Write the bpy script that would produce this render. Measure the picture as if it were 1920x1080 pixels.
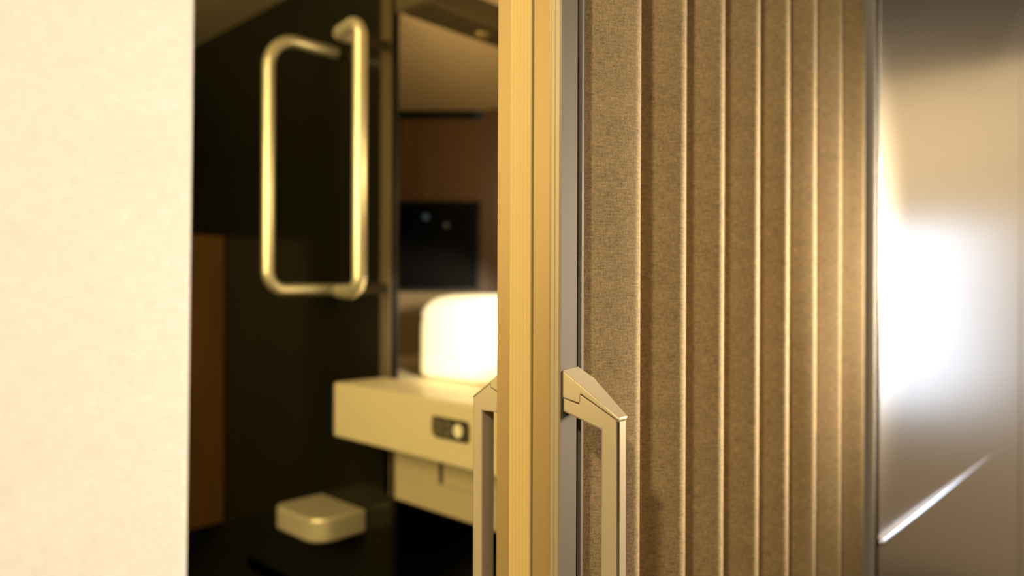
import bpy, bmesh, math, random
from mathutils import Vector, Matrix

random.seed(7)
SC = bpy.context.scene
COL = SC.collection
for o in list(bpy.data.objects):
    bpy.data.objects.remove(o, do_unlink=True)

H = 1.15                       # eye height above the floor; z values below are given from the floor as H + something

# ------------------------------------------------------------------ camera
YAW = math.radians(46.8)
cam_d = bpy.data.cameras.new('camera')
cam_d.sensor_width = 36.0
cam_d.lens = 25.3125
cam_d.clip_start = 0.02
cam_d.dof.use_dof = True
cam_d.dof.focus_distance = 0.47
cam_d.dof.aperture_fstop = 3.7
cam = bpy.data.objects.new('camera', cam_d)
COL.objects.link(cam)
cam.location = (0, 0, H)
cam.rotation_mode = 'QUATERNION'
fwd = Vector((math.sin(YAW), math.cos(YAW), 0))
rgt = Vector((math.cos(YAW), -math.sin(YAW), 0))
m3 = Matrix((rgt, Vector((0, 0, 1)), -fwd)).transposed()
cam.rotation_quaternion = (Matrix.Rotation(math.radians(-0.2), 3, fwd) @ m3).to_quaternion()
SC.camera = cam

# ------------------------------------------------------------------ world, colour management
w = bpy.data.worlds.new('world'); SC.world = w; w.use_nodes = True
w.node_tree.nodes['Background'].inputs[0].default_value = (1.0, 0.85, 0.65, 1)
w.node_tree.nodes['Background'].inputs[1].default_value = 0.02
SC.view_settings.view_transform = 'Standard'
SC.view_settings.look = 'None'
SC.view_settings.exposure = 0.0
SC.view_settings.gamma = 1.0
SC.view_settings.use_curve_mapping = False
SC.cycles.use_denoising = True
SC.cycles.max_bounces = 8
SC.cycles.sample_clamp_indirect = 6.0


# ------------------------------------------------------------------ lamps
def aim(o, target):
    d = Vector(target) - o.location
    o.rotation_euler = d.to_track_quat('-Z', 'Y').to_euler()

def area(name, loc, target, sx, sy, power, col, spread=180):
    l = bpy.data.lights.new(name, 'AREA')
    l.shape = 'RECTANGLE'; l.size = sx; l.size_y = sy
    l.energy = power; l.color = col; l.spread = math.radians(spread)
    o = bpy.data.objects.new(name, l); COL.objects.link(o)
    o.location = loc; aim(o, target)
    return o

def spot(name, loc, target, power, col, ang, blend=0.5, rad=0.03):
    l = bpy.data.lights.new(name, 'SPOT')
    l.energy = power; l.color = col; l.spot_size = math.radians(ang); l.spot_blend = blend
    l.shadow_soft_size = rad
    o = bpy.data.objects.new(name, l); COL.objects.link(o)
    o.location = loc; aim(o, target)
    return o

# aisle lamp, up and to the left of the doorway
area('aisle_lamp_light', (-0.62, -0.15, H + 0.66), (0.40, 0.30, H - 0.05), 0.07, 0.07, 15.0, (1.0, 0.86, 0.65))
# soft aisle ceiling lamp behind the photographer
area('aisle_ceiling_light', (-0.3, -0.75, H + 0.86), (-0.1, 0.1, H), 0.6, 0.4, 9.5, (1.0, 0.86, 0.64))
# unseen lamp added on the right to brighten the pleat rims
area('pleat_rim_light', (1.45, -0.38, H + 0.12), (0.73, 0.285, H), 0.06, 0.26, 5.6, (1.0, 0.86, 0.66), 39)
# unseen lamp added to brighten the end wall that the satin panel mirrors
area('end_wall_light', (2.7, -0.55, H + 0.86), (3.2, -0.3, H + 0.1), 0.4, 0.4, 23.0, (1.0, 0.88, 0.68))
# warm fill added at the left wall, and ceiling lamp of the cabin corridor
area('corridor_fill_light', (-0.72, 0.95, H + 0.22), (1.0, 0.95, H - 0.05), 1.1, 0.9, 38.0, (1.0, 0.76, 0.29))
area('corridor_ceiling_light', (0.35, 1.05, H + 0.81), (0.5, 1.1, H - 0.3), 0.2, 0.6, 4.0, (1.0, 0.75, 0.33))
# unseen spot added out in the corridor to brighten the bedding
spot('bedding_spot_light', (0.78, 0.62, H + 0.04), (1.10, 1.17, H - 0.065), 62.0, (1.0, 0.86, 0.60), 30, 0.6, 0.03)
# dim unseen lamp inside the capsule, aimed up at its roof
area('capsule_lamp_light', (1.20, 0.85, H + 0.30), (1.35, 1.55, H + 0.62), 0.15, 0.1, 2.6, (1.0, 0.72, 0.34))


# ------------------------------------------------------------------ materials
def new_mat(name):
    m = bpy.data.materials.new(name); m.use_nodes = True
    nt = m.node_tree
    return m, nt, nt.nodes['Principled BSDF']

def simple(name, col, rough=0.5, metal=0.0, spec=0.5, noise=0.0, nscale=40.0, stretch=(1, 1, 1), bump=0.0):
    m, nt, b = new_mat(name)
    b.inputs['Roughness'].default_value = rough
    b.inputs['Metallic'].default_value = metal
    b.inputs['Specular IOR Level'].default_value = spec
    b.inputs['Base Color'].default_value = (*col, 1)
    if noise or bump:
        tc = nt.nodes.new('ShaderNodeTexCoord')
        mp = nt.nodes.new('ShaderNodeMapping'); mp.inputs['Scale'].default_value = stretch
        nt.links.new(tc.outputs['Object'], mp.inputs['Vector'])
        n = nt.nodes.new('ShaderNodeTexNoise'); n.inputs['Scale'].default_value = nscale
        n.inputs['Detail'].default_value = 4
        nt.links.new(mp.outputs['Vector'], n.inputs['Vector'])
        if noise:
            mix = nt.nodes.new('ShaderNodeMix'); mix.data_type = 'RGBA'
            mix.inputs['A'].default_value = (*[c * (1 - noise) for c in col], 1)
            mix.inputs['B'].default_value = (*[min(1, c * (1 + noise)) for c in col], 1)
            nt.links.new(n.outputs['Fac'], mix.inputs['Factor'])
            nt.links.new(mix.outputs['Result'], b.inputs['Base Color'])
        if bump:
            bp = nt.nodes.new('ShaderNodeBump'); bp.inputs['Strength'].default_value = bump
            bp.inputs['Distance'].default_value = 0.001
            nt.links.new(n.outputs['Fac'], bp.inputs['Height'])
            nt.links.new(bp.outputs['Normal'], b.inputs['Normal'])
    return m

def emis(name, col, strength):
    m, nt, b = new_mat(name)
    b.inputs['Base Color'].default_value = (0.03, 0.03, 0.03, 1)
    b.inputs['Emission Color'].default_value = (*col, 1)
    b.inputs['Emission Strength'].default_value = strength
    return m

def fabric(name, dark, light, thread, bump=0.5, blotch=0.35, bdist=0.0004):
    """woven cloth on the UV map in metres: slubby warp and weft threads."""
    m, nt, b = new_mat(name)
    L = nt.links
    b.inputs['Roughness'].default_value = 0.85
    b.inputs['Specular IOR Level'].default_value = 0.25
    b.inputs['Sheen Weight'].default_value = 0.4
    b.inputs['Sheen Roughness'].default_value = 0.3
    uv = nt.nodes.new('ShaderNodeUVMap'); uv.uv_map = 'UVMap'
    def noise(sx, sy, detail=2):
        mp = nt.nodes.new('ShaderNodeMapping'); mp.inputs['Scale'].default_value = (sx, sy, 1)
        L.new(uv.outputs['UV'], mp.inputs['Vector'])
        n = nt.nodes.new('ShaderNodeTexNoise'); n.inputs['Scale'].default_value = 1
        n.inputs['Detail'].default_value = detail
        L.new(mp.outputs['Vector'], n.inputs['Vector'])
        return n.outputs['Fac']
    def math_(op, a, c):
        n = nt.nodes.new('ShaderNodeMath'); n.operation = op
        for i, x in enumerate((a, c)):
            if isinstance(x, (int, float)): n.inputs[i].default_value = x
            else: L.new(x, n.inputs[i])
        return n.outputs[0]
    t = 1.0 / thread
    weft = noise(t * 0.12, t * 0.9)
    warp = noise(t * 0.9, t * 0.12)
    grain = noise(t * 0.75, t * 0.75, 3)
    big = noise(t * 0.02, t * 0.05)
    s = math_('ADD', math_('MULTIPLY', weft, 0.32), math_('MULTIPLY', warp, 0.26))
    s = math_('ADD', s, math_('MULTIPLY', grain, 0.42))
    s = math_('ADD', s, math_('MULTIPLY', math_('SUBTRACT', big, 0.5), blotch))
    ramp = nt.nodes.new('ShaderNodeValToRGB')
    ramp.color_ramp.elements[0].position = 0.36; ramp.color_ramp.elements[0].color = (*dark, 1)
    ramp.color_ramp.elements[1].position = 0.64; ramp.color_ramp.elements[1].color = (*light, 1)
    L.new(s, ramp.inputs['Fac'])
    L.new(ramp.outputs['Color'], b.inputs['Base Color'])
    bp = nt.nodes.new('ShaderNodeBump'); bp.inputs['Strength'].default_value = bump
    bp.inputs['Distance'].default_value = bdist
    L.new(s, bp.inputs['Height']); L.new(bp.outputs['Normal'], b.inputs['Normal'])
    return m

def wood(name, dark, light, scale=6):
    m, nt, b = new_mat(name)
    L = nt.links
    b.inputs['Roughness'].default_value = 0.5
    tc = nt.nodes.new('ShaderNodeTexCoord')
    mp = nt.nodes.new('ShaderNodeMapping'); mp.inputs['Scale'].default_value = (scale * 6, scale * 6, scale * 0.4)
    L.new(tc.outputs['Object'], mp.inputs['Vector'])
    n = nt.nodes.new('ShaderNodeTexNoise'); n.inputs['Scale'].default_value = 1.0; n.inputs['Detail'].default_value = 5
    L.new(mp.outputs['Vector'], n.inputs['Vector'])
    r = nt.nodes.new('ShaderNodeValToRGB')
    r.color_ramp.elements[0].color = (*dark, 1); r.color_ramp.elements[1].color = (*light, 1)
    r.color_ramp.elements[0].position = .3; r.color_ramp.elements[1].position = .7
    L.new(n.outputs['Fac'], r.inputs['Fac']); L.new(r.outputs['Color'], b.inputs['Base Color'])
    return m

M = {}
M['pleat'] = fabric('pleat_fabric', (0.108, 0.069, 0.028), (0.30, 0.212, 0.097), 0.00095, bump=0.6, blotch=0.10)
M['panel_cloth'] = fabric('cream_cloth', (0.72, 0.665, 0.58), (0.89, 0.845, 0.755), 0.0011, bump=0.25, blotch=0.10)
M['black_wall'] = simple('black_gloss_panel', (0.011, 0.0102, 0.006), rough=0.16, spec=0.35, noise=0.3, nscale=3)
M['dark_matte'] = simple('dark_matte', (0.010, 0.008, 0.005), rough=0.8, spec=0.1)
M['black'] = simple('black_plastic', (0.004, 0.004, 0.004), rough=0.35, spec=0.3)
M['gap'] = simple('dark_gap', (0.012, 0.010, 0.008), rough=0.9, spec=0.05)
M['ceiling'] = simple('ceiling_paint', (0.40, 0.32, 0.22), rough=0.7, noise=0.05, nscale=8)
M['aisle_ceiling'] = simple('aisle_ceiling_paint', (0.10, 0.095, 0.09), rough=0.8)
M['aisle_wall'] = simple('aisle_wall_paint', (0.62, 0.53, 0.40), rough=0.7, noise=0.05, nscale=5)
M['floor'] = simple('floor_carpet', (0.06, 0.05, 0.042), rough=0.95, noise=0.3, nscale=300, bump=0.4)
M['satin'] = simple('satin_panel', (0.68, 0.61, 0.50), rough=0.29, metal=0.95, noise=0.03, nscale=600)
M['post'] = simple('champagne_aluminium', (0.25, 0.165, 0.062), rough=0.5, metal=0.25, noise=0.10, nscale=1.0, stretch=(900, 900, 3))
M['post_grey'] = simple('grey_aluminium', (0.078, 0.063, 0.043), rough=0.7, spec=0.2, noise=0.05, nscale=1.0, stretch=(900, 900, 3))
M['jamb'] = simple('jamb_paint', (0.22, 0.19, 0.15), rough=0.6)
M['bead'] = simple('beige_bead_aluminium', (0.27, 0.21, 0.12), rough=0.5, metal=0.2, noise=0.08, nscale=1.0, stretch=(900, 900, 3))
M['beam'] = simple('dark_olive_beam', (0.06, 0.043, 0.018), rough=0.6)
M['gasket'] = simple('cream_gasket', (0.37, 0.265, 0.098), rough=0.6, spec=0.25, noise=0.06, nscale=1.0, stretch=(700, 700, 2))
M['handle'] = simple('satin_champagne_metal', (0.45, 0.365, 0.235), rough=0.36, metal=0.45, noise=0.03, nscale=900)
M['rail'] = simple('polished_brass_tone_steel', (0.92, 0.85, 0.62), rough=0.36, metal=0.8)
M['rail_dark'] = simple('dark_rail_metal', (0.10, 0.08, 0.05), rough=0.35, metal=0.8)
M['step'] = simple('brushed_step_aluminium', (0.92, 0.82, 0.58), rough=0.30, metal=0.5, noise=0.06, nscale=1, stretch=(400, 12, 400))
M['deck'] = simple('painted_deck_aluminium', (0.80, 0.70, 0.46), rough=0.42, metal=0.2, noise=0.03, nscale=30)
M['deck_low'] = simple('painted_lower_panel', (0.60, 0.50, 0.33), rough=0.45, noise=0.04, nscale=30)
M['frame'] = simple('bronze_frame', (0.16, 0.125, 0.07), rough=0.5, metal=0.5)
M['cap_ceiling'] = simple('capsule_ceiling', (0.50, 0.39, 0.24), rough=0.7, noise=0.05, nscale=10)
M['cap_wall'] = simple('capsule_wall', (0.25, 0.18, 0.09), rough=0.7)
M['wood'] = wood('brown_wood', (0.085, 0.036, 0.004), (0.12, 0.052, 0.006))
M['wood_dark'] = wood('dark_wood', (0.07, 0.028, 0.007), (0.10, 0.04, 0.010))
M['linen'] = simple('white_linen', (0.86, 0.84, 0.78), rough=0.9, spec=0.2, noise=0.03, nscale=60, bump=0.3)
M['plate'] = simple('dark_plate', (0.055, 0.045, 0.03), rough=0.4)
M['digits'] = simple('grey_digits', (0.26, 0.23, 0.16), rough=0.5)
M['white_dot'] = simple('pale_button', (0.86, 0.82, 0.66), rough=0.4)
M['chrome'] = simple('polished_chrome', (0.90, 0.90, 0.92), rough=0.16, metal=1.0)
M['screen'] = simple('tv_glass', (0.003, 0.003, 0.003), rough=0.4, spec=0.04)
M['lens'] = simple('spotlight_lens', (0.30, 0.24, 0.10), rough=0.2, metal=0.4)
M['glint_blue'] = emis('blue_glint', (0.5, 0.8, 0.9), 0.05)
M['glint_warm'] = emis('amber_glint', (0.9, 0.75, 0.4), 0.04)
M['daylight'] = emis('daylight_pane', (0.64, 0.76, 1.0), 5.5)
M['white_frame'] = simple('window_frame_paint', (0.7, 0.68, 0.64), rough=0.5)


# ------------------------------------------------------------------ mesh helpers
def obj(name, bm, m, parent=None, smooth=False, bevel=0.0, seg=3, recalc=True):
    if recalc:
        bmesh.ops.recalc_face_normals(bm, faces=bm.faces)
    me = bpy.data.meshes.new(name)
    if parent is not None:
        bmesh.ops.translate(bm, verts=bm.verts, vec=-parent_world(parent))
    bm.to_mesh(me); bm.free()
    me.materials.append(m)
    o = bpy.data.objects.new(name, me); COL.objects.link(o)
    if parent is not None:
        o.parent = parent
    if bevel:
        b = o.modifiers.new('bevel', 'BEVEL'); b.width = bevel; b.segments = seg
        b.limit_method = 'ANGLE'; b.angle_limit = math.radians(30)
        b.harden_normals = False
        smooth = True
    if smooth:
        for p in me.polygons: p.use_smooth = True
        try:
            me.set_sharp_from_angle(angle=math.radians(40))
        except Exception:
            pass
    return o

def parent_world(p):
    v = Vector(p.location)
    while p.parent is not None:
        p = p.parent; v += Vector(p.location)
    return v

def thing(name, label, cat, loc, group=None):
    o = bpy.data.objects.new(name, None); COL.objects.link(o)
    o.location = loc; o.empty_display_size = 0.05
    o['label'] = label; o['category'] = cat
    if group: o['group'] = group
    return o

def tag(o, label, cat, group=None):
    o['label'] = label; o['category'] = cat
    if group: o['group'] = group
    return o

def struct(name, bm, m, label=None, cat=None, parent=None, **kw):
    o = obj(name, bm, m, parent, **kw)
    if parent is None:
        o['kind'] = 'structure'
        o['label'] = label; o['category'] = cat
    return o

def add_box(bm, x0, x1, y0, y1, z0, z1):
    vs = [bm.verts.new((x, y, z)) for z in (z0, z1) for y in (y0, y1) for x in (x0, x1)]
    for f in ((0, 2, 3, 1), (4, 5, 7, 6), (0, 1, 5, 4), (2, 6, 7, 3), (0, 4, 6, 2), (1, 3, 7, 5)):
        bm.faces.new([vs[i] for i in f])
    return vs

def box(*a):
    bm = bmesh.new(); add_box(bm, *a); return bm

def prism(pts, z0, z1, axis='z'):
    """closed polygon extruded; axis z: pts are (x,y); axis x: pts are (y,z) between x=z0..z1; axis y: pts are (x,z)."""
    bm = bmesh.new()
    def mk(p, t):
        if axis == 'z': return (p[0], p[1], t)
        if axis == 'x': return (t, p[0], p[1])
        return (p[0], t, p[1])
    a = [bm.verts.new(mk(p, z0)) for p in pts]
    b = [bm.verts.new(mk(p, z1)) for p in pts]
    n = len(pts)
    bm.faces.new(a); bm.faces.new(list(reversed(b)))
    for i in range(n):
        bm.faces.new((a[i], a[(i + 1) % n], b[(i + 1) % n], b[i]))
    return bm

def fillet(pts, radii, n=8):
    """round the corners of an open 2-D or 3-D polyline."""
    out = [Vector(pts[0])]
    for i in range(1, len(pts) - 1):
        p, a, c = Vector(pts[i]), Vector(pts[i - 1]), Vector(pts[i + 1])
        r = radii[i - 1]
        u = (a - p).normalized(); v = (c - p).normalized()
        ang = u.angle(v)
        if r <= 0 or ang > math.pi - 1e-3:
            out.append(p); continue
        d = min(r / math.tan(ang / 2), (a - p).length * 0.49, (c - p).length * 0.49)
        rr = d * math.tan(ang / 2)
        cen = p + (u + v).normalized() * (rr / math.sin(ang / 2))
        s, e = p + u * d - cen, p + v * d - cen
        tot = s.angle(e)
        for k in range(n + 1):
            t = k / n
            out.append(cen + (s * math.sin((1 - t) * tot) + e * math.sin(t * tot)) / math.sin(tot))
    out.append(Vector(pts[-1]))
    return out

def tube(path, r, seg=20):
    bm = bmesh.new()
    path = [Vector(p) for p in path]
    rings = []
    nrm = None
    for i, p in enumerate(path):
        t = (path[min(i + 1, len(path) - 1)] - path[max(i - 1, 0)]).normalized()
        if nrm is None:
            nrm = t.orthogonal().normalized()
        else:
            nrm = (nrm - t * nrm.dot(t)).normalized()
        bi = t.cross(nrm)
        rings.append([bm.verts.new(p + r * (math.cos(2 * math.pi * k / seg) * nrm + math.sin(2 * math.pi * k / seg) * bi)) for k in range(seg)])
    for a, b in zip(rings, rings[1:]):
        for k in range(seg):
            bm.faces.new((a[k], a[(k + 1) % seg], b[(k + 1) % seg], b[k]))
    bm.faces.new(list(reversed(rings[0]))); bm.faces.new(rings[-1])
    return bm

def disc_x(cx, cy, cz, r, thick, seg=28):
    """short cylinder whose axis is X."""
    bm = bmesh.new()
    a = [bm.verts.new((cx, cy + r * math.cos(2 * math.pi * k / seg), cz + r * math.sin(2 * math.pi * k / seg))) for k in range(seg)]
    b = [bm.verts.new((cx + thick, v.co.y, v.co.z)) for v in a]
    bm.faces.new(a); bm.faces.new(list(reversed(b)))
    for k in range(seg):
        bm.faces.new((a[k], a[(k + 1) % seg], b[(k + 1) % seg], b[k]))
    return bm

def rounded_rect(x0, x1, y0, y1, r, n=6):
    """corner radii r = (x0y0, x1y0, x1y1, x0y1)"""
    pts = []
    for (cx, cy, a0, rr) in ((x0, y0, 180, r[0]), (x1, y0, 270, r[1]), (x1, y1, 0, r[2]), (x0, y1, 90, r[3])):
        if rr <= 0:
            pts.append((cx, cy)); continue
        ox = cx + rr if cx == x0 else cx - rr
        oy = cy + rr if cy == y0 else cy - rr
        for k in range(n + 1):
            a = math.radians(a0 + 90 * k / n)
            pts.append((ox + rr * math.cos(a), oy + rr * math.sin(a)))
    return pts

def uv_from(o, fn):
    me = o.data
    lay = me.uv_layers.get('UVMap') or me.uv_layers.new(name='UVMap')
    for lp in me.loops:
        lay.data[lp.index].uv = fn(me.vertices[lp.vertex_index].co)


# ================================================================== SETTING
struct('floor', box(-1.7, 3.4, -1.3, 4.3, -0.05, 0), M['floor'], 'dark carpeted floor of the aisle and the corridor', 'floor')
struct('ceiling_aisle', box(-1.7, 3.4, -1.3, 0.357, H + 0.88, H + 0.93), M['aisle_ceiling'], 'grey aisle ceiling on the near side of the folding door', 'ceiling')
struct('ceiling_corridor', box(-0.75, 1.056, 0.357, 4.3, H + 0.825, H + 0.93), M['ceiling'], 'dim brown corridor ceiling above the black wall', 'ceiling')
struct('wall_near', box(-1.7, 3.4, -1.3, -1.2, 0, H + 0.88), M['aisle_wall'], 'beige aisle wall behind the camera', 'wall')
struct('wall_far_left', box(-1.8, -1.7, -1.3, 0.357, 0, H + 0.88), M['aisle_wall'], 'beige end wall of the aisle to the left', 'wall')
struct('wall_corridor_left', box(-0.85, -0.75, 0.36, 4.3, 0, H + 0.83), M['dark_matte'], 'dark left wall of the corridor', 'wall')
struct('wall_corridor_end', box(-0.75, 1.056, 4.2, 4.3, 0, H + 0.83), M['dark_matte'], 'dark end wall of the corridor', 'wall')

# end wall of the aisle with its daylight window
WY0, WY1, WZ0, WZ1 = -0.62, -0.22, H - 0.54, H + 0.28
bm = bmesh.new()
add_box(bm, 3.3, 3.4, -1.2, WY0, 0, H + 0.88)
add_box(bm, 3.3, 3.4, WY1, 0.36, 0, H + 0.88)
add_box(bm, 3.3, 3.4, WY0, WY1, 0, WZ0)
add_box(bm, 3.3, 3.4, WY0, WY1, WZ1, H + 0.88)
struct('wall_far_right', bm, M['aisle_wall'], 'beige end wall of the aisle holding the daylight window', 'wall')
pane = rounded_rect(WY0 - .01, WY1 + .01, WZ0 - .01, WZ1 + .01, (.02, .30, .06, .02), 8)
win = struct('window_1', prism(pane, 3.335, 3.345, 'x'), M['daylight'], 'bright daylight window at the far end of the aisle', 'window')
inner = rounded_rect(WY0 + .012, WY1 - .012, WZ0 + .012, WZ1 - .012, (.02, .29, .06, .02), 8)
outer = rounded_rect(WY0 - .03, WY1 + .03, WZ0 - .03, WZ1 + .03, (.02, .31, .07, .02), 8)
bm = bmesh.new()
ra = [bm.verts.new((3.285, *p)) for p in inner]; rb = [bm.verts.new((3.285, *p)) for p in outer]
rc = [bm.verts.new((3.335, *p)) for p in inner]; rd = [bm.verts.new((3.335, *p)) for p in outer]
for k in range(len(inner)):
    l = (k + 1) % len(inner)
    for p_, q_ in ((ra, rb), (rb, rd), (rd, rc), (rc, ra)):
        bm.faces.new((p_[k], p_[l], q_[l], q_[k]))
struct('window_frame', bm, M['white_frame'], parent=win)

# cream cloth panel left of the doorway (its free edge leans very slightly)
bm = bmesh.new()
xt = lambda z: 0.1266 + 0.0095 * (z - H)
lo = [(-1.7, .300), (xt(0), .300), (xt(0), .352), (-1.7, .352)]
hi = [(-1.7, .300), (xt(H + .88), .300), (xt(H + .88), .352), (-1.7, .352)]
a = [bm.verts.new((*p, 0)) for p in lo]; b = [bm.verts.new((*p, H + .88)) for p in hi]
bm.faces.new(a); bm.faces.new(list(reversed(b)))
for i in range(4):
    bm.faces.new((a[i], a[(i + 1) % 4], b[(i + 1) % 4], b[i]))
o = struct('wall_left', bm, M['panel_cloth'], 'cream woven cloth wall panel left of the doorway', 'wall', bevel=0.003)
uv_from(o, lambda c: (c.x + c.y, c.z))

# satin grey panels right of the folding door
PY = 0.285
struct('wall_right', box(0.985, 2.028, PY, PY + .03, 0, H + .88), M['satin'], 'satin grey metal wall panel right of the pleated door', 'wall', bevel=0.0015)
struct('wall_right_next', box(2.045, 3.3, PY, PY + .03, 0, H + .88), M['satin'], 'further satin grey wall panel at the right edge', 'wall', bevel=0.0015)
struct('wall_right_core', box(0.985, 3.3, PY + .034, PY + .06, 0, H + .88), M['gap'], 'dark backing of the grey wall panels', 'wall')
struct('trim_1', prism([(.9600, .284), (.9655, .2835), (.9655, .36), (.9645, .36), (.9645, .290), (.9600, .290)], 0, H + .88), M['jamb'], 'thin grey door jamb trim between pleated door and grey panel', 'trim', bevel=0.001)
struct('trim_5', box(.9657, .9848, .2862, .36, 0, H + .88), M['gap'], 'dark shadow gap between the jamb trim and the grey panel', 'trim')

# black corridor wall with the grab rails
WX = 1.056
struct('trim_6', box(WX - .004, WX + .006, 1.3842, 1.424, 0, H - .339), M['black_wall'], 'black edge of the corridor wall below the bed ledge', 'trim')
struct('wall_corridor_right', box(WX, WX + .02, 1.424, 4.2, 0, H + .825), M['black_wall'], 'glossy black corridor wall behind the grab rails', 'wall')

# capsule opening: frame and inner shell
struct('trim_2', box(WX - .006, WX + .006, 1.3842, 1.424, H - .215, H + .825), M['frame'], 'vertical bronze trim strip at the edge of the black wall', 'trim', bevel=0.002)
struct('trim_3', box(WX - .004, WX + .004, 1.3635, 1.384, 0, H + .825), M['black'], 'vertical black trim strip beside the capsule opening', 'trim', bevel=0.002)
bm = bmesh.new()
# capsule ceiling: flat above the near part, sloping down behind the dark beam to the angled end panel
v = [bm.verts.new(p) for p in ((WX, 1.35, H + .652), (2.0, 1.35, H + .652), (1.86, 1.38, H + .575), (1.6126, 1.6427, H + .566), (1.266, 2.012, H + .566), (WX, 2.05, H + .58))]
bm.faces.new((v[0], v[1], v[3])); bm.faces.new((v[1], v[2], v[3])); bm.faces.new((v[0], v[3], v[4])); bm.faces.new((v[0], v[4], v[5]))
bmesh.ops.subdivide_edges(bm, edges=bm.edges[:], cuts=3, use_grid_fill=True)
struct('ceiling_capsule', bm, M['cap_ceiling'], 'sloping brown ceiling inside the capsule', 'ceiling', smooth=True)
struct('ceiling_capsule_front', box(WX + .01, 2.0, .38, 1.249, H + .70, H + .74), M['cap_ceiling'], 'lit brown ceiling at the front of the capsule', 'ceiling')
struct('wall_capsule_lintel', box(WX, WX + .02, .38, 1.38, H + .72, H + .825), M['black'], 'black strip over the capsule opening', 'wall')

def slab(p, q, z0, z1, t=0.02):
    p, q = Vector(p), Vector(q)
    n = Vector((q.y - p.y, -(q.x - p.x))).normalized() * t
    if n.dot(Vector((.73, .68))) < 0: n = -n
    return prism([tuple(p), tuple(q), tuple(q + n), tuple(p + n)], z0, z1)
struct('wall_capsule_back_low', slab((1.266, 2.012), (1.6126, 1.6427), H - .216, H - .014), M['cap_wall'], 'lower part of the end panel behind the pillow, coloured beige for the bedding glow', 'wall')  # beige colour holds the glow of the lit bedding on the wood
struct('wall_capsule_back', slab((1.266, 2.012), (1.6126, 1.6427), H - .014, H + .537), M['wood'], 'brown wood end panel inside the capsule behind the television', 'wall')
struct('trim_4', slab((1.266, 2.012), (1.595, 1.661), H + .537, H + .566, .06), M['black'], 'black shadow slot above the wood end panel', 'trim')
struct('wall_capsule_side', slab((1.6126, 1.6427), (1.95, 1.30), H - .216, H + .60), M['wood_dark'], 'dark wood side wall deep inside the capsule', 'wall')
struct('wall_capsule_rear', box(1.95, 2.0, .38, 1.32, 0, H + .70), M['cap_wall'], 'brown rear wall of the capsule', 'wall')
struct('wall_capsule_end', box(WX + .05, 2.0, .36, .38, 0, H + .825), M['cap_wall'], 'near end wall of the capsule', 'wall')
struct('wall_below', box(1.95, 2.0, 1.32, 2.2, 0, H - .34), M['dark_matte'], 'dark rear wall of the lower capsule', 'wall')
struct('wall_below_end', box(WX + .05, 2.0, 2.1, 2.2, 0, H - .34), M['dark_matte'], 'dark end wall of the lower capsule', 'wall')
struct('floor_lower_capsule', box(WX, 1.95, .38, 2.1, H - .86, H - .82), M['floor'], 'dark bed floor inside the lower capsule', 'floor')

# ================================================================== THINGS IN THE CORRIDOR
# --- bed base of the upper capsule
base = thing('capsule_bed_base', 'pale gold metal bed ledge with a dark number plate, below the white bedding', 'bed', (WX, .90, H - .338))
DX = .916
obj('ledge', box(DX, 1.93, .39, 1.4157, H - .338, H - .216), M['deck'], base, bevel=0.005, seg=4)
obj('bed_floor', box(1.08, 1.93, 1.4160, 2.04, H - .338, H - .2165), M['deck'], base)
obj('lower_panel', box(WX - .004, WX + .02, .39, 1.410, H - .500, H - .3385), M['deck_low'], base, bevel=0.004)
hatch = obj('access_hatch', box(WX - .011, WX - .0042, .60, 1.188, H - .432, H - .340), M['deck_low'], base, bevel=0.004)
obj('hatch_gap', box(WX - .0062, WX - .0042, 1.190, 1.206, H - .432, H - .340), M['plate'], hatch)
# number plate on the ledge front
PY0, PY1 = .966, 1.070
pl = rounded_rect(PY0, PY1, H - .2885, H - .2475, (.008, .002, .008, .008))
pl = rounded_rect(PY0, PY1, H - .2885, H - .2475, (.009, .014, .006, .009))
plate = obj('number_plate', prism(pl, DX - .003, DX - .0002, 'x'), M['plate'], base, bevel=0.0008, seg=2)
obj('round_button', disc_x(DX - .0055, .9935, H - .268, .0125, .0024), M['white_dot'], plate, bevel=0.0008, seg=2)
fc = bpy.data.curves.new('room_number', 'FONT'); fc.body = '212'; fc.size = .030; fc.extrude = .0003
fo = bpy.data.objects.new('tmp', fc); COL.objects.link(fo)
bpy.context.view_layer.update()
me = bpy.data.meshes.new_from_object(fo.evaluated_get(bpy.context.evaluated_depsgraph_get()))
bpy.data.objects.remove(fo, do_unlink=True)
bm = bmesh.new(); bm.from_mesh(me)
xs = [q.co.x for q in bm.verts]; ys = [q.co.y for q in bm.verts]
sx = .046 / (max(xs) - min(xs)); sy = .025 / (max(ys) - min(ys))
for q in bm.verts:                                   # text runs towards -Y, faces -X
    x, y, z = q.co
    q.co = (DX - .0034 - z, 1.0615 - (x - min(xs)) * sx, H - .2805 + (y - min(ys)) * sy)
obj('room_number', bm, M['digits'], plate)

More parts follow.
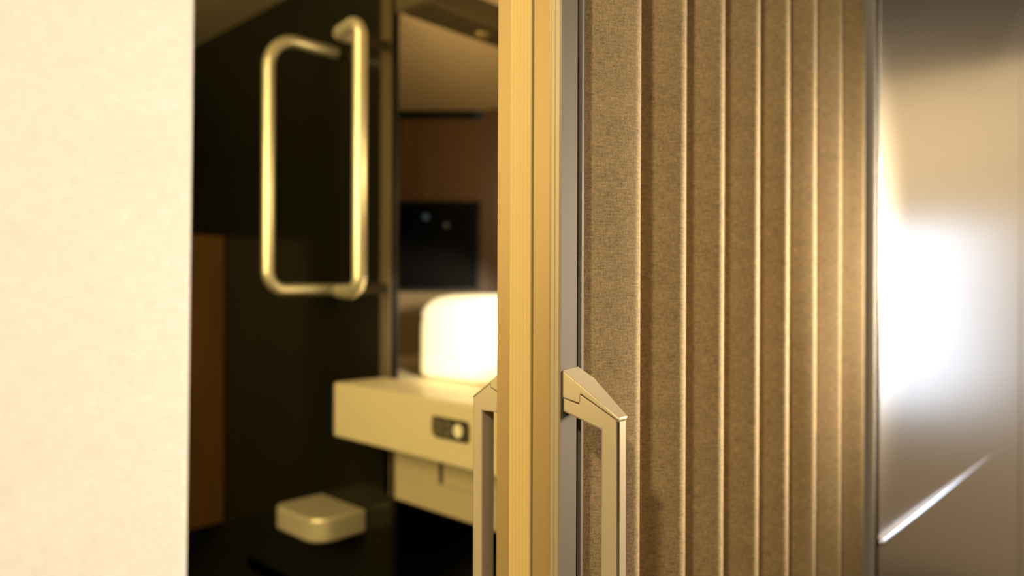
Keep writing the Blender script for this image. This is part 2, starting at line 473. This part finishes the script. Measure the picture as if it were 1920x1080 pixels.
# --- bedding on the ledge: one thick folded quilt with a soft rounded upper edge
def folded_quilt(x0, x1, y0, y1, z0, z1):
    bm = bmesh.new()
    add_box(bm, x0, x1, y0, y1, z0, z1)
    bmesh.ops.subdivide_edges(bm, edges=bm.edges[:], cuts=30, use_grid_fill=True)
    c = Vector(((x0 + x1) / 2, (y0 + y1) / 2, (z0 + z1) / 2)); h = Vector(((x1 - x0) / 2, (y1 - y0) / 2, (z1 - z0) / 2))
    for q in bm.verts:
        d = q.co - c
        t = (d.z / h.z + 1) / 2
        r = .030
        cl = Vector((max(-h.x + r, min(h.x - r, d.x)), max(-h.y + r, min(h.y - r, d.y)), d.z))
        e = d - cl
        if e.length > r: e = e.normalized() * r
        d2 = cl + e
        for lim, rt in ((h.z, .055), (-h.z, .018)):          # soft shoulder on top, tight turn below
            k = (rt - abs(lim - d.z)) / rt
            if k > 0:
                ins = rt * (1 - math.sqrt(max(0, 1 - k * k)))
                d2.x *= 1 - ins / h.x; d2.y *= 1 - ins / h.y
        zz = d2.z + c.z - H
        crease = .0018 * math.exp(-((zz + .075) / .008) ** 2) + .0022 * math.exp(-((d2.y + c.y - 1.165 - .3 * (zz + .1)) / .010) ** 2) * (1 if zz < -.08 else 0)
        if d2.x < 0: d2.x += crease * min(1, -d2.x / h.x)
        if d2.y > h.y * .8: d2.y -= .002 * math.exp(-((zz + .075) / .008) ** 2)
        d2.z += .004 * math.sin(11 * d2.y) * max(0, t - .8) * 5
        q.co = c + d2
    zmin = min(q.co.z for q in bm.verts)
    bmesh.ops.translate(bm, verts=bm.verts, vec=(0, 0, z0 - zmin))
    return obj('folded_quilt', bm, M['linen'], None, smooth=True)
tag(folded_quilt(1.102, 1.52, .70, 1.352, H - .216, H - .017), 'thick white folded quilt standing on the gold ledge below the television', 'quilt')

# --- overhead beam with the little spotlight
beam = thing('overhead_beam', 'dark overhead beam with a small round spotlight inside the capsule roof', 'beam', (1.5, 1.30, H + .648))
obj('beam_body', box(WX + .004, 1.94, 1.25, 1.35, H + .644, H + .70), M['beam'], beam, bevel=0.002)
obj('end_trim', box(WX - .012, WX + .0035, 1.18, 1.36, H + .646, H + .70), M['frame'], beam, bevel=0.002)
bm = bmesh.new()
bmesh.ops.create_cone(bm, cap_ends=True, segments=28, radius1=.019, radius2=.021, depth=.006, matrix=Matrix.Translation((1.278, 1.31, H + .6408)))
obj('spotlight', bm, M['lens'], beam, bevel=0.001)

# --- television on the angled wood panel
tv = thing('television', 'black flat television on the brown wood panel above the bedding', 'television', (1.42, 1.80, H + .13))
def on_panel(lat, d):          # point at distance d along the view across the capsule, lat to the side
    return (.729 * d + .6845 * lat, .6845 * d - .729 * lat)
def slab_view(l0, l1, d0, d1, z0, z1):
    return prism([on_panel(l0, d0), on_panel(l1, d0), on_panel(l1, d1), on_panel(l0, d1)], z0, z1)
obj('housing', slab_view(-.43, -.101, 2.262, 2.29, H - .010, H + .274), M['black'], tv, bevel=0.003)
scr = obj('screen', slab_view(-.42, -.109, 2.2605, 2.2625, H - .002, H + .266), M['screen'], tv)
for (l, z, mm, r, nm) in ((-.271, .222, 'glint_blue', .010, 'screen_glint'), (-.207, .196, 'glint_warm', .009, 'screen_glint')):  # reflections in the screen, shaped as faintly glowing beads
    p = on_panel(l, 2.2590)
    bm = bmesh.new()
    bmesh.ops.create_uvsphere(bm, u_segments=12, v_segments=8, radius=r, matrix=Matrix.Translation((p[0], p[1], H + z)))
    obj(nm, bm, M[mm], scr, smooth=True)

# --- grab rails
RR = .0145
def grab_rail(label, pts, radii, dark_ends, end_r):
    t = thing('grab_rail', label, 'grab rail', pts[0], 'grab rails on the black wall')
    obj('rail', tube(fillet(pts, radii, 12), RR), M['rail'], t, smooth=True)
    for a, b in dark_ends:
        obj('dark_rail_end', tube([a, b], end_r), M['rail_dark'], t, smooth=True)  # wall end of each arm, in a darker metal
    return t
zt, zb = H + .603, H - .006
grab_rail('left grab rail on the black wall, polished tube bent square towards the camera side',
          [(1.040, 1.60, zt), (.853, 1.60, zt), (.853, 1.60, zb), (1.040, 1.60, zb)], [.078, .045],
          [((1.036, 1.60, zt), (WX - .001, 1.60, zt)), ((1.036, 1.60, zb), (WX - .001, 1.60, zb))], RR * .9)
ca, cb = (1.049, 1.404, H + .580), (1.049, 1.404, H + .000)
ka, kb = (.864, 1.323, H + .541), (.864, 1.323, H - .008)
def lerp(p, q, t): return tuple(p[i] + (q[i] - p[i]) * t for i in range(3))
grab_rail('right grab rail, taller polished tube hooked over at the top beside the bronze strip',
          [lerp(ka, ca, .25), ka, (.864, 1.242, H + .552), (.864, 1.242, H - .012), kb, lerp(kb, cb, .25)],
          [.022, .030, .034, .022],
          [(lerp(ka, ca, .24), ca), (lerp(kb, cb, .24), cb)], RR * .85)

# --- wall step
st = thing('wall_step', 'rounded metal foot step projecting from the black wall below the grab rails', 'step', (WX, 1.583, H - .593))
pts = rounded_rect(.913, WX - .001, 1.481, 1.685, (.055, 0, 0, .030), 10)
obj('tread', prism(pts, H - .606, H - .549), M['step'], st, bevel=0.0065, seg=4)

# --- wooden cabinet far along the corridor
cab = thing('wall_cabinet', 'brown wooden cabinet hung on the black wall at the far end of the corridor', 'cabinet', (WX, 2.45, H - .75))
obj('carcass', box(.76, WX - .001, 2.275, 2.62, H - .752, H + .160), M['wood'], cab, bevel=0.003)
obj('side_panel', box(.758, WX - .003, 2.257, 2.2748, H - .755, H + .163), M['wood'], cab, bevel=0.002)

# ================================================================== FOLDING DOOR
door = thing('folding_door', 'brown pleated fabric folding door pushed open to the right of the doorway', 'folding door', (.40, .33, 0))
ZD0, ZD1 = .012, H + .872
PX = .364
# leading post: grooved leading face, side face, groove and lip
prof = [(PX + .0012, .2990), (PX, .3000), (PX, .3024), (PX + .0005, .3028), (PX + .0005, .3034), (PX, .3038), (PX, .3064),
        (PX + .0007, .3072), (PX + .0007, .3076), (PX + .0002, .3084), (PX + .0002, .3222), (PX + .004, .3230), (PX + .004, .3432),
        (PX + .0002, .3438), (PX + .0002, .3560), (PX + .0014, .3574),
        (.3885, .3574), (.3905, .3540), (.3905, .3045), (.3895, .2990), (.3865, .2985), (.3858, .3000), (.3858, .3060), (.3825, .3060), (.3825, .2995), (.3815, .2990)]
post = obj('leading_post', prism(prof, ZD0, ZD1), M['post'], door)
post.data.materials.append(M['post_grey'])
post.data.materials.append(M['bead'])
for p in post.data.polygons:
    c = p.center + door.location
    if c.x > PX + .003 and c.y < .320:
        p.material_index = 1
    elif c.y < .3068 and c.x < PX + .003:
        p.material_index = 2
# ribbed closing strip
g = [(PX + .0041, .3233), (PX - .0010, .3233)]
for k in range(6):
    y = .3236 + k * .0032
    g += [(PX - .0016, y + .0004), (PX - .0016, y + .0024), (PX - .0012, y + .0028)]
g += [(PX - .0010, .3430), (PX + .0041, .3430)]
obj('closing_strip', prism(g, ZD0, ZD1), M['gasket'], post)

# pleated cloth: zigzag of pleats with rounded crests
crest = [.4480, .5177, .5838, .6535, .7230, .7950, .8720, .9555]
pl = [(.3918, .3200)]; rad = []
for i, cx in enumerate(crest):
    pl.append((cx, .2885 if i else .2890)); rad.append(.0065)
    if i < len(crest) - 1:
        pl.append((cx + .014, .347)); rad.append(.003)
pl.append((.9620, .340))
fp = fillet([(p[0], p[1], 0) for p in pl], rad, 8)
# refine long straight stretches and accumulate length for the weave
dense = [fp[0]]
for a, b in zip(fp, fp[1:]):
    k = max(1, int((b - a).length / .012))
    for j in range(1, k + 1): dense.append(a + (b - a) * j / k)
bm = bmesh.new()
lay = bm.loops.layers.uv.new('UVMap')
NZ = 48
acc = [0]
for a, b in zip(dense, dense[1:]): acc.append(acc[-1] + (b - a).length)
rows = []
for j in range(NZ + 1):
    z = ZD0 + .02 + (ZD1 - ZD0 - .04) * j / NZ
    row = []
    for i, p in enumerate(dense):
        s = acc[i]
        wob = .0010 * math.sin(z * 5.1 + s * 9) + .0006 * math.sin(z * 13 + s * 23)
        k = min(1.0, max(0.0, (p.x - .40) / .03)) * (1 if p.x < .940 else 0)
        row.append(bm.verts.new((p.x + wob * k, p.y + .6 * wob * k, z)))
    rows.append(row)
for j in range(NZ):
    for i in range(len(dense) - 1):
        f = bm.faces.new((rows[j][i], rows[j][i + 1], rows[j + 1][i + 1], rows[j + 1][i]))
        for lp, (ii, jj) in zip(f.loops, ((i, j), (i + 1, j), (i + 1, j + 1), (i, j + 1))):
            lp[lay].uv = (acc[ii], rows[jj][0].co.z)
o = obj('pleated_cloth', bm, M['pleat'], door, smooth=True, recalc=False)
o.data.shade_smooth() if hasattr(o.data, 'shade_smooth') else None
sol = o.modifiers.new('thickness', 'SOLIDIFY'); sol.thickness = .0016; sol.offset = 1
obj('top_track', box(.395, .950, .318, .334, ZD1 - .012, ZD1), M['post_grey'], door)

# pull handles: C-shaped grips with a sloped end cap
# outer handle (towards the aisle)
HX = .3668
lp = [(.2988, H - .0722), (.2849, H - .0750), (.2849, H - .0683), (.2546, H - .0820)]
def w_out(y): return .0215 - (.0215 - .0095) * min(1, max(0, (.2925 - y) / .038))
def sweep_x(poly, x0, wfn, seam=()):
    """sweep a (y,z) outline along X; edges at the seam corners stay crisp."""
    bm = bmesh.new()
    wl = bm.edges.layers.float.new('bevel_weight_edge')
    a = [bm.verts.new((x0, *p)) for p in poly]; b = [bm.verts.new((x0 + wfn(p[0]), *p)) for p in poly]
    n = len(poly)
    bm.faces.new(a); bm.faces.new(list(reversed(b)))
    for i in range(n):
        bm.faces.new((a[i], a[(i + 1) % n], b[(i + 1) % n], b[i]))
    crisp = {x for k in seam for x in (a[k], b[k])}
    for e_ in bm.edges:
        inside = all(v_ in crisp for v_ in e_.verts)
        e_[wl] = 0.12 if inside else 1.0
    return bm
outline = lp + [(.2540, H - .440), (.2988, H - .466), (.2988, H - .440), (.2680, H - .430), (.2680, H - .0890), (.2988, H - .0811)]
grip = obj('pull_handle', sweep_x(outline, HX, w_out, (0, 1, 2, 3)), M['handle'], door, bevel=0.0018, seg=4)
grip.modifiers['bevel'].limit_method = 'WEIGHT'
grip['label'] = 'satin metal pull handle on the aisle side'
# sloped end cap with its notch block, dark facet towards the cloth
a = (HX, .2988, H - .0538); b = (HX, .2544, H - .0795); b2 = (HX, .2544, H - .0814)
n1 = (HX, .2838, H - .0677); n2 = (HX, .2838, H - .0742); n3 = (HX, .2988, H - .0714)
e = (.3834, .2988, H - .0525); d = (.3886, .2895, H - .0597); c = (.3765, .2544, H - .0795)
c2 = (.3765, .2544, H - .0814); d2 = (.3886, .2895, H - .066); e2 = (.3880, .2988, H - .068)
bm = bmesh.new()
V = {k: bm.verts.new(p) for k, p in dict(a=a, b=b, b2=b2, n1=n1, n2=n2, n3=n3, e=e, d=d, c=c, c2=c2, d2=d2, e2=e2).items()}
for f in ('a b c d', 'a d e', 'a n3 n2 n1 b2 b', 'b b2 c2 c', 'c c2 d2 d', 'd d2 e2 e', 'a e e2 n3', 'n3 e2 n2', 'n2 e2 n1', 'n1 e2 d2', 'n1 d2 c2 b2'):
    bm.faces.new([V[k] for k in f.split()])
obj('end_cap', bm, M['handle'], grip, bevel=0.0005, seg=2)

# inner handle (corridor side)
YB, YO = .3576, .3834
outl = [(YB, H - .0742), (.3655, H - .0718), (.3655, H - .0690), (YO, H - .0812), (YO, H - .440), (YB, H - .460), (YB, H - .436), (.3740, H - .430), (.3740, H - .0893), (YB, H - .0888)]
grip2 = obj('pull_handle', sweep_x(outl, .3665, lambda y: .0135, (0, 1, 2, 3)), M['handle'], door, bevel=0.0012, seg=3)
grip2.modifiers['bevel'].limit_method = 'WEIGHT'
grip2['label'] = 'satin metal pull handle on the corridor side'
cap = [(YB, H - .0613), (YO, H - .0795), (YO, H - .0808), (.3651, H - .0684), (.3651, H - .0713), (YB, H - .0737)]
obj('end_cap', sweep_x(cap, .3665, lambda y: .0135), M['handle'], grip2, bevel=0.0005, seg=2)

# ================================================================== LIGHT STREAK ON THE RIGHT PANEL, SHAPED AS A CHROME BAR SINKING IN
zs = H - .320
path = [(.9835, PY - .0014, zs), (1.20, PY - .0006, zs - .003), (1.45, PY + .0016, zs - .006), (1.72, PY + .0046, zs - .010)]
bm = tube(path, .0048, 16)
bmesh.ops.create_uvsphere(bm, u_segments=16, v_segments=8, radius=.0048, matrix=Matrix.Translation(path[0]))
tag(obj('light_streak', bm, M['chrome'], None, smooth=True), 'streak of light across the satin grey right panel, shaped as a thin chrome bar', 'light streak')
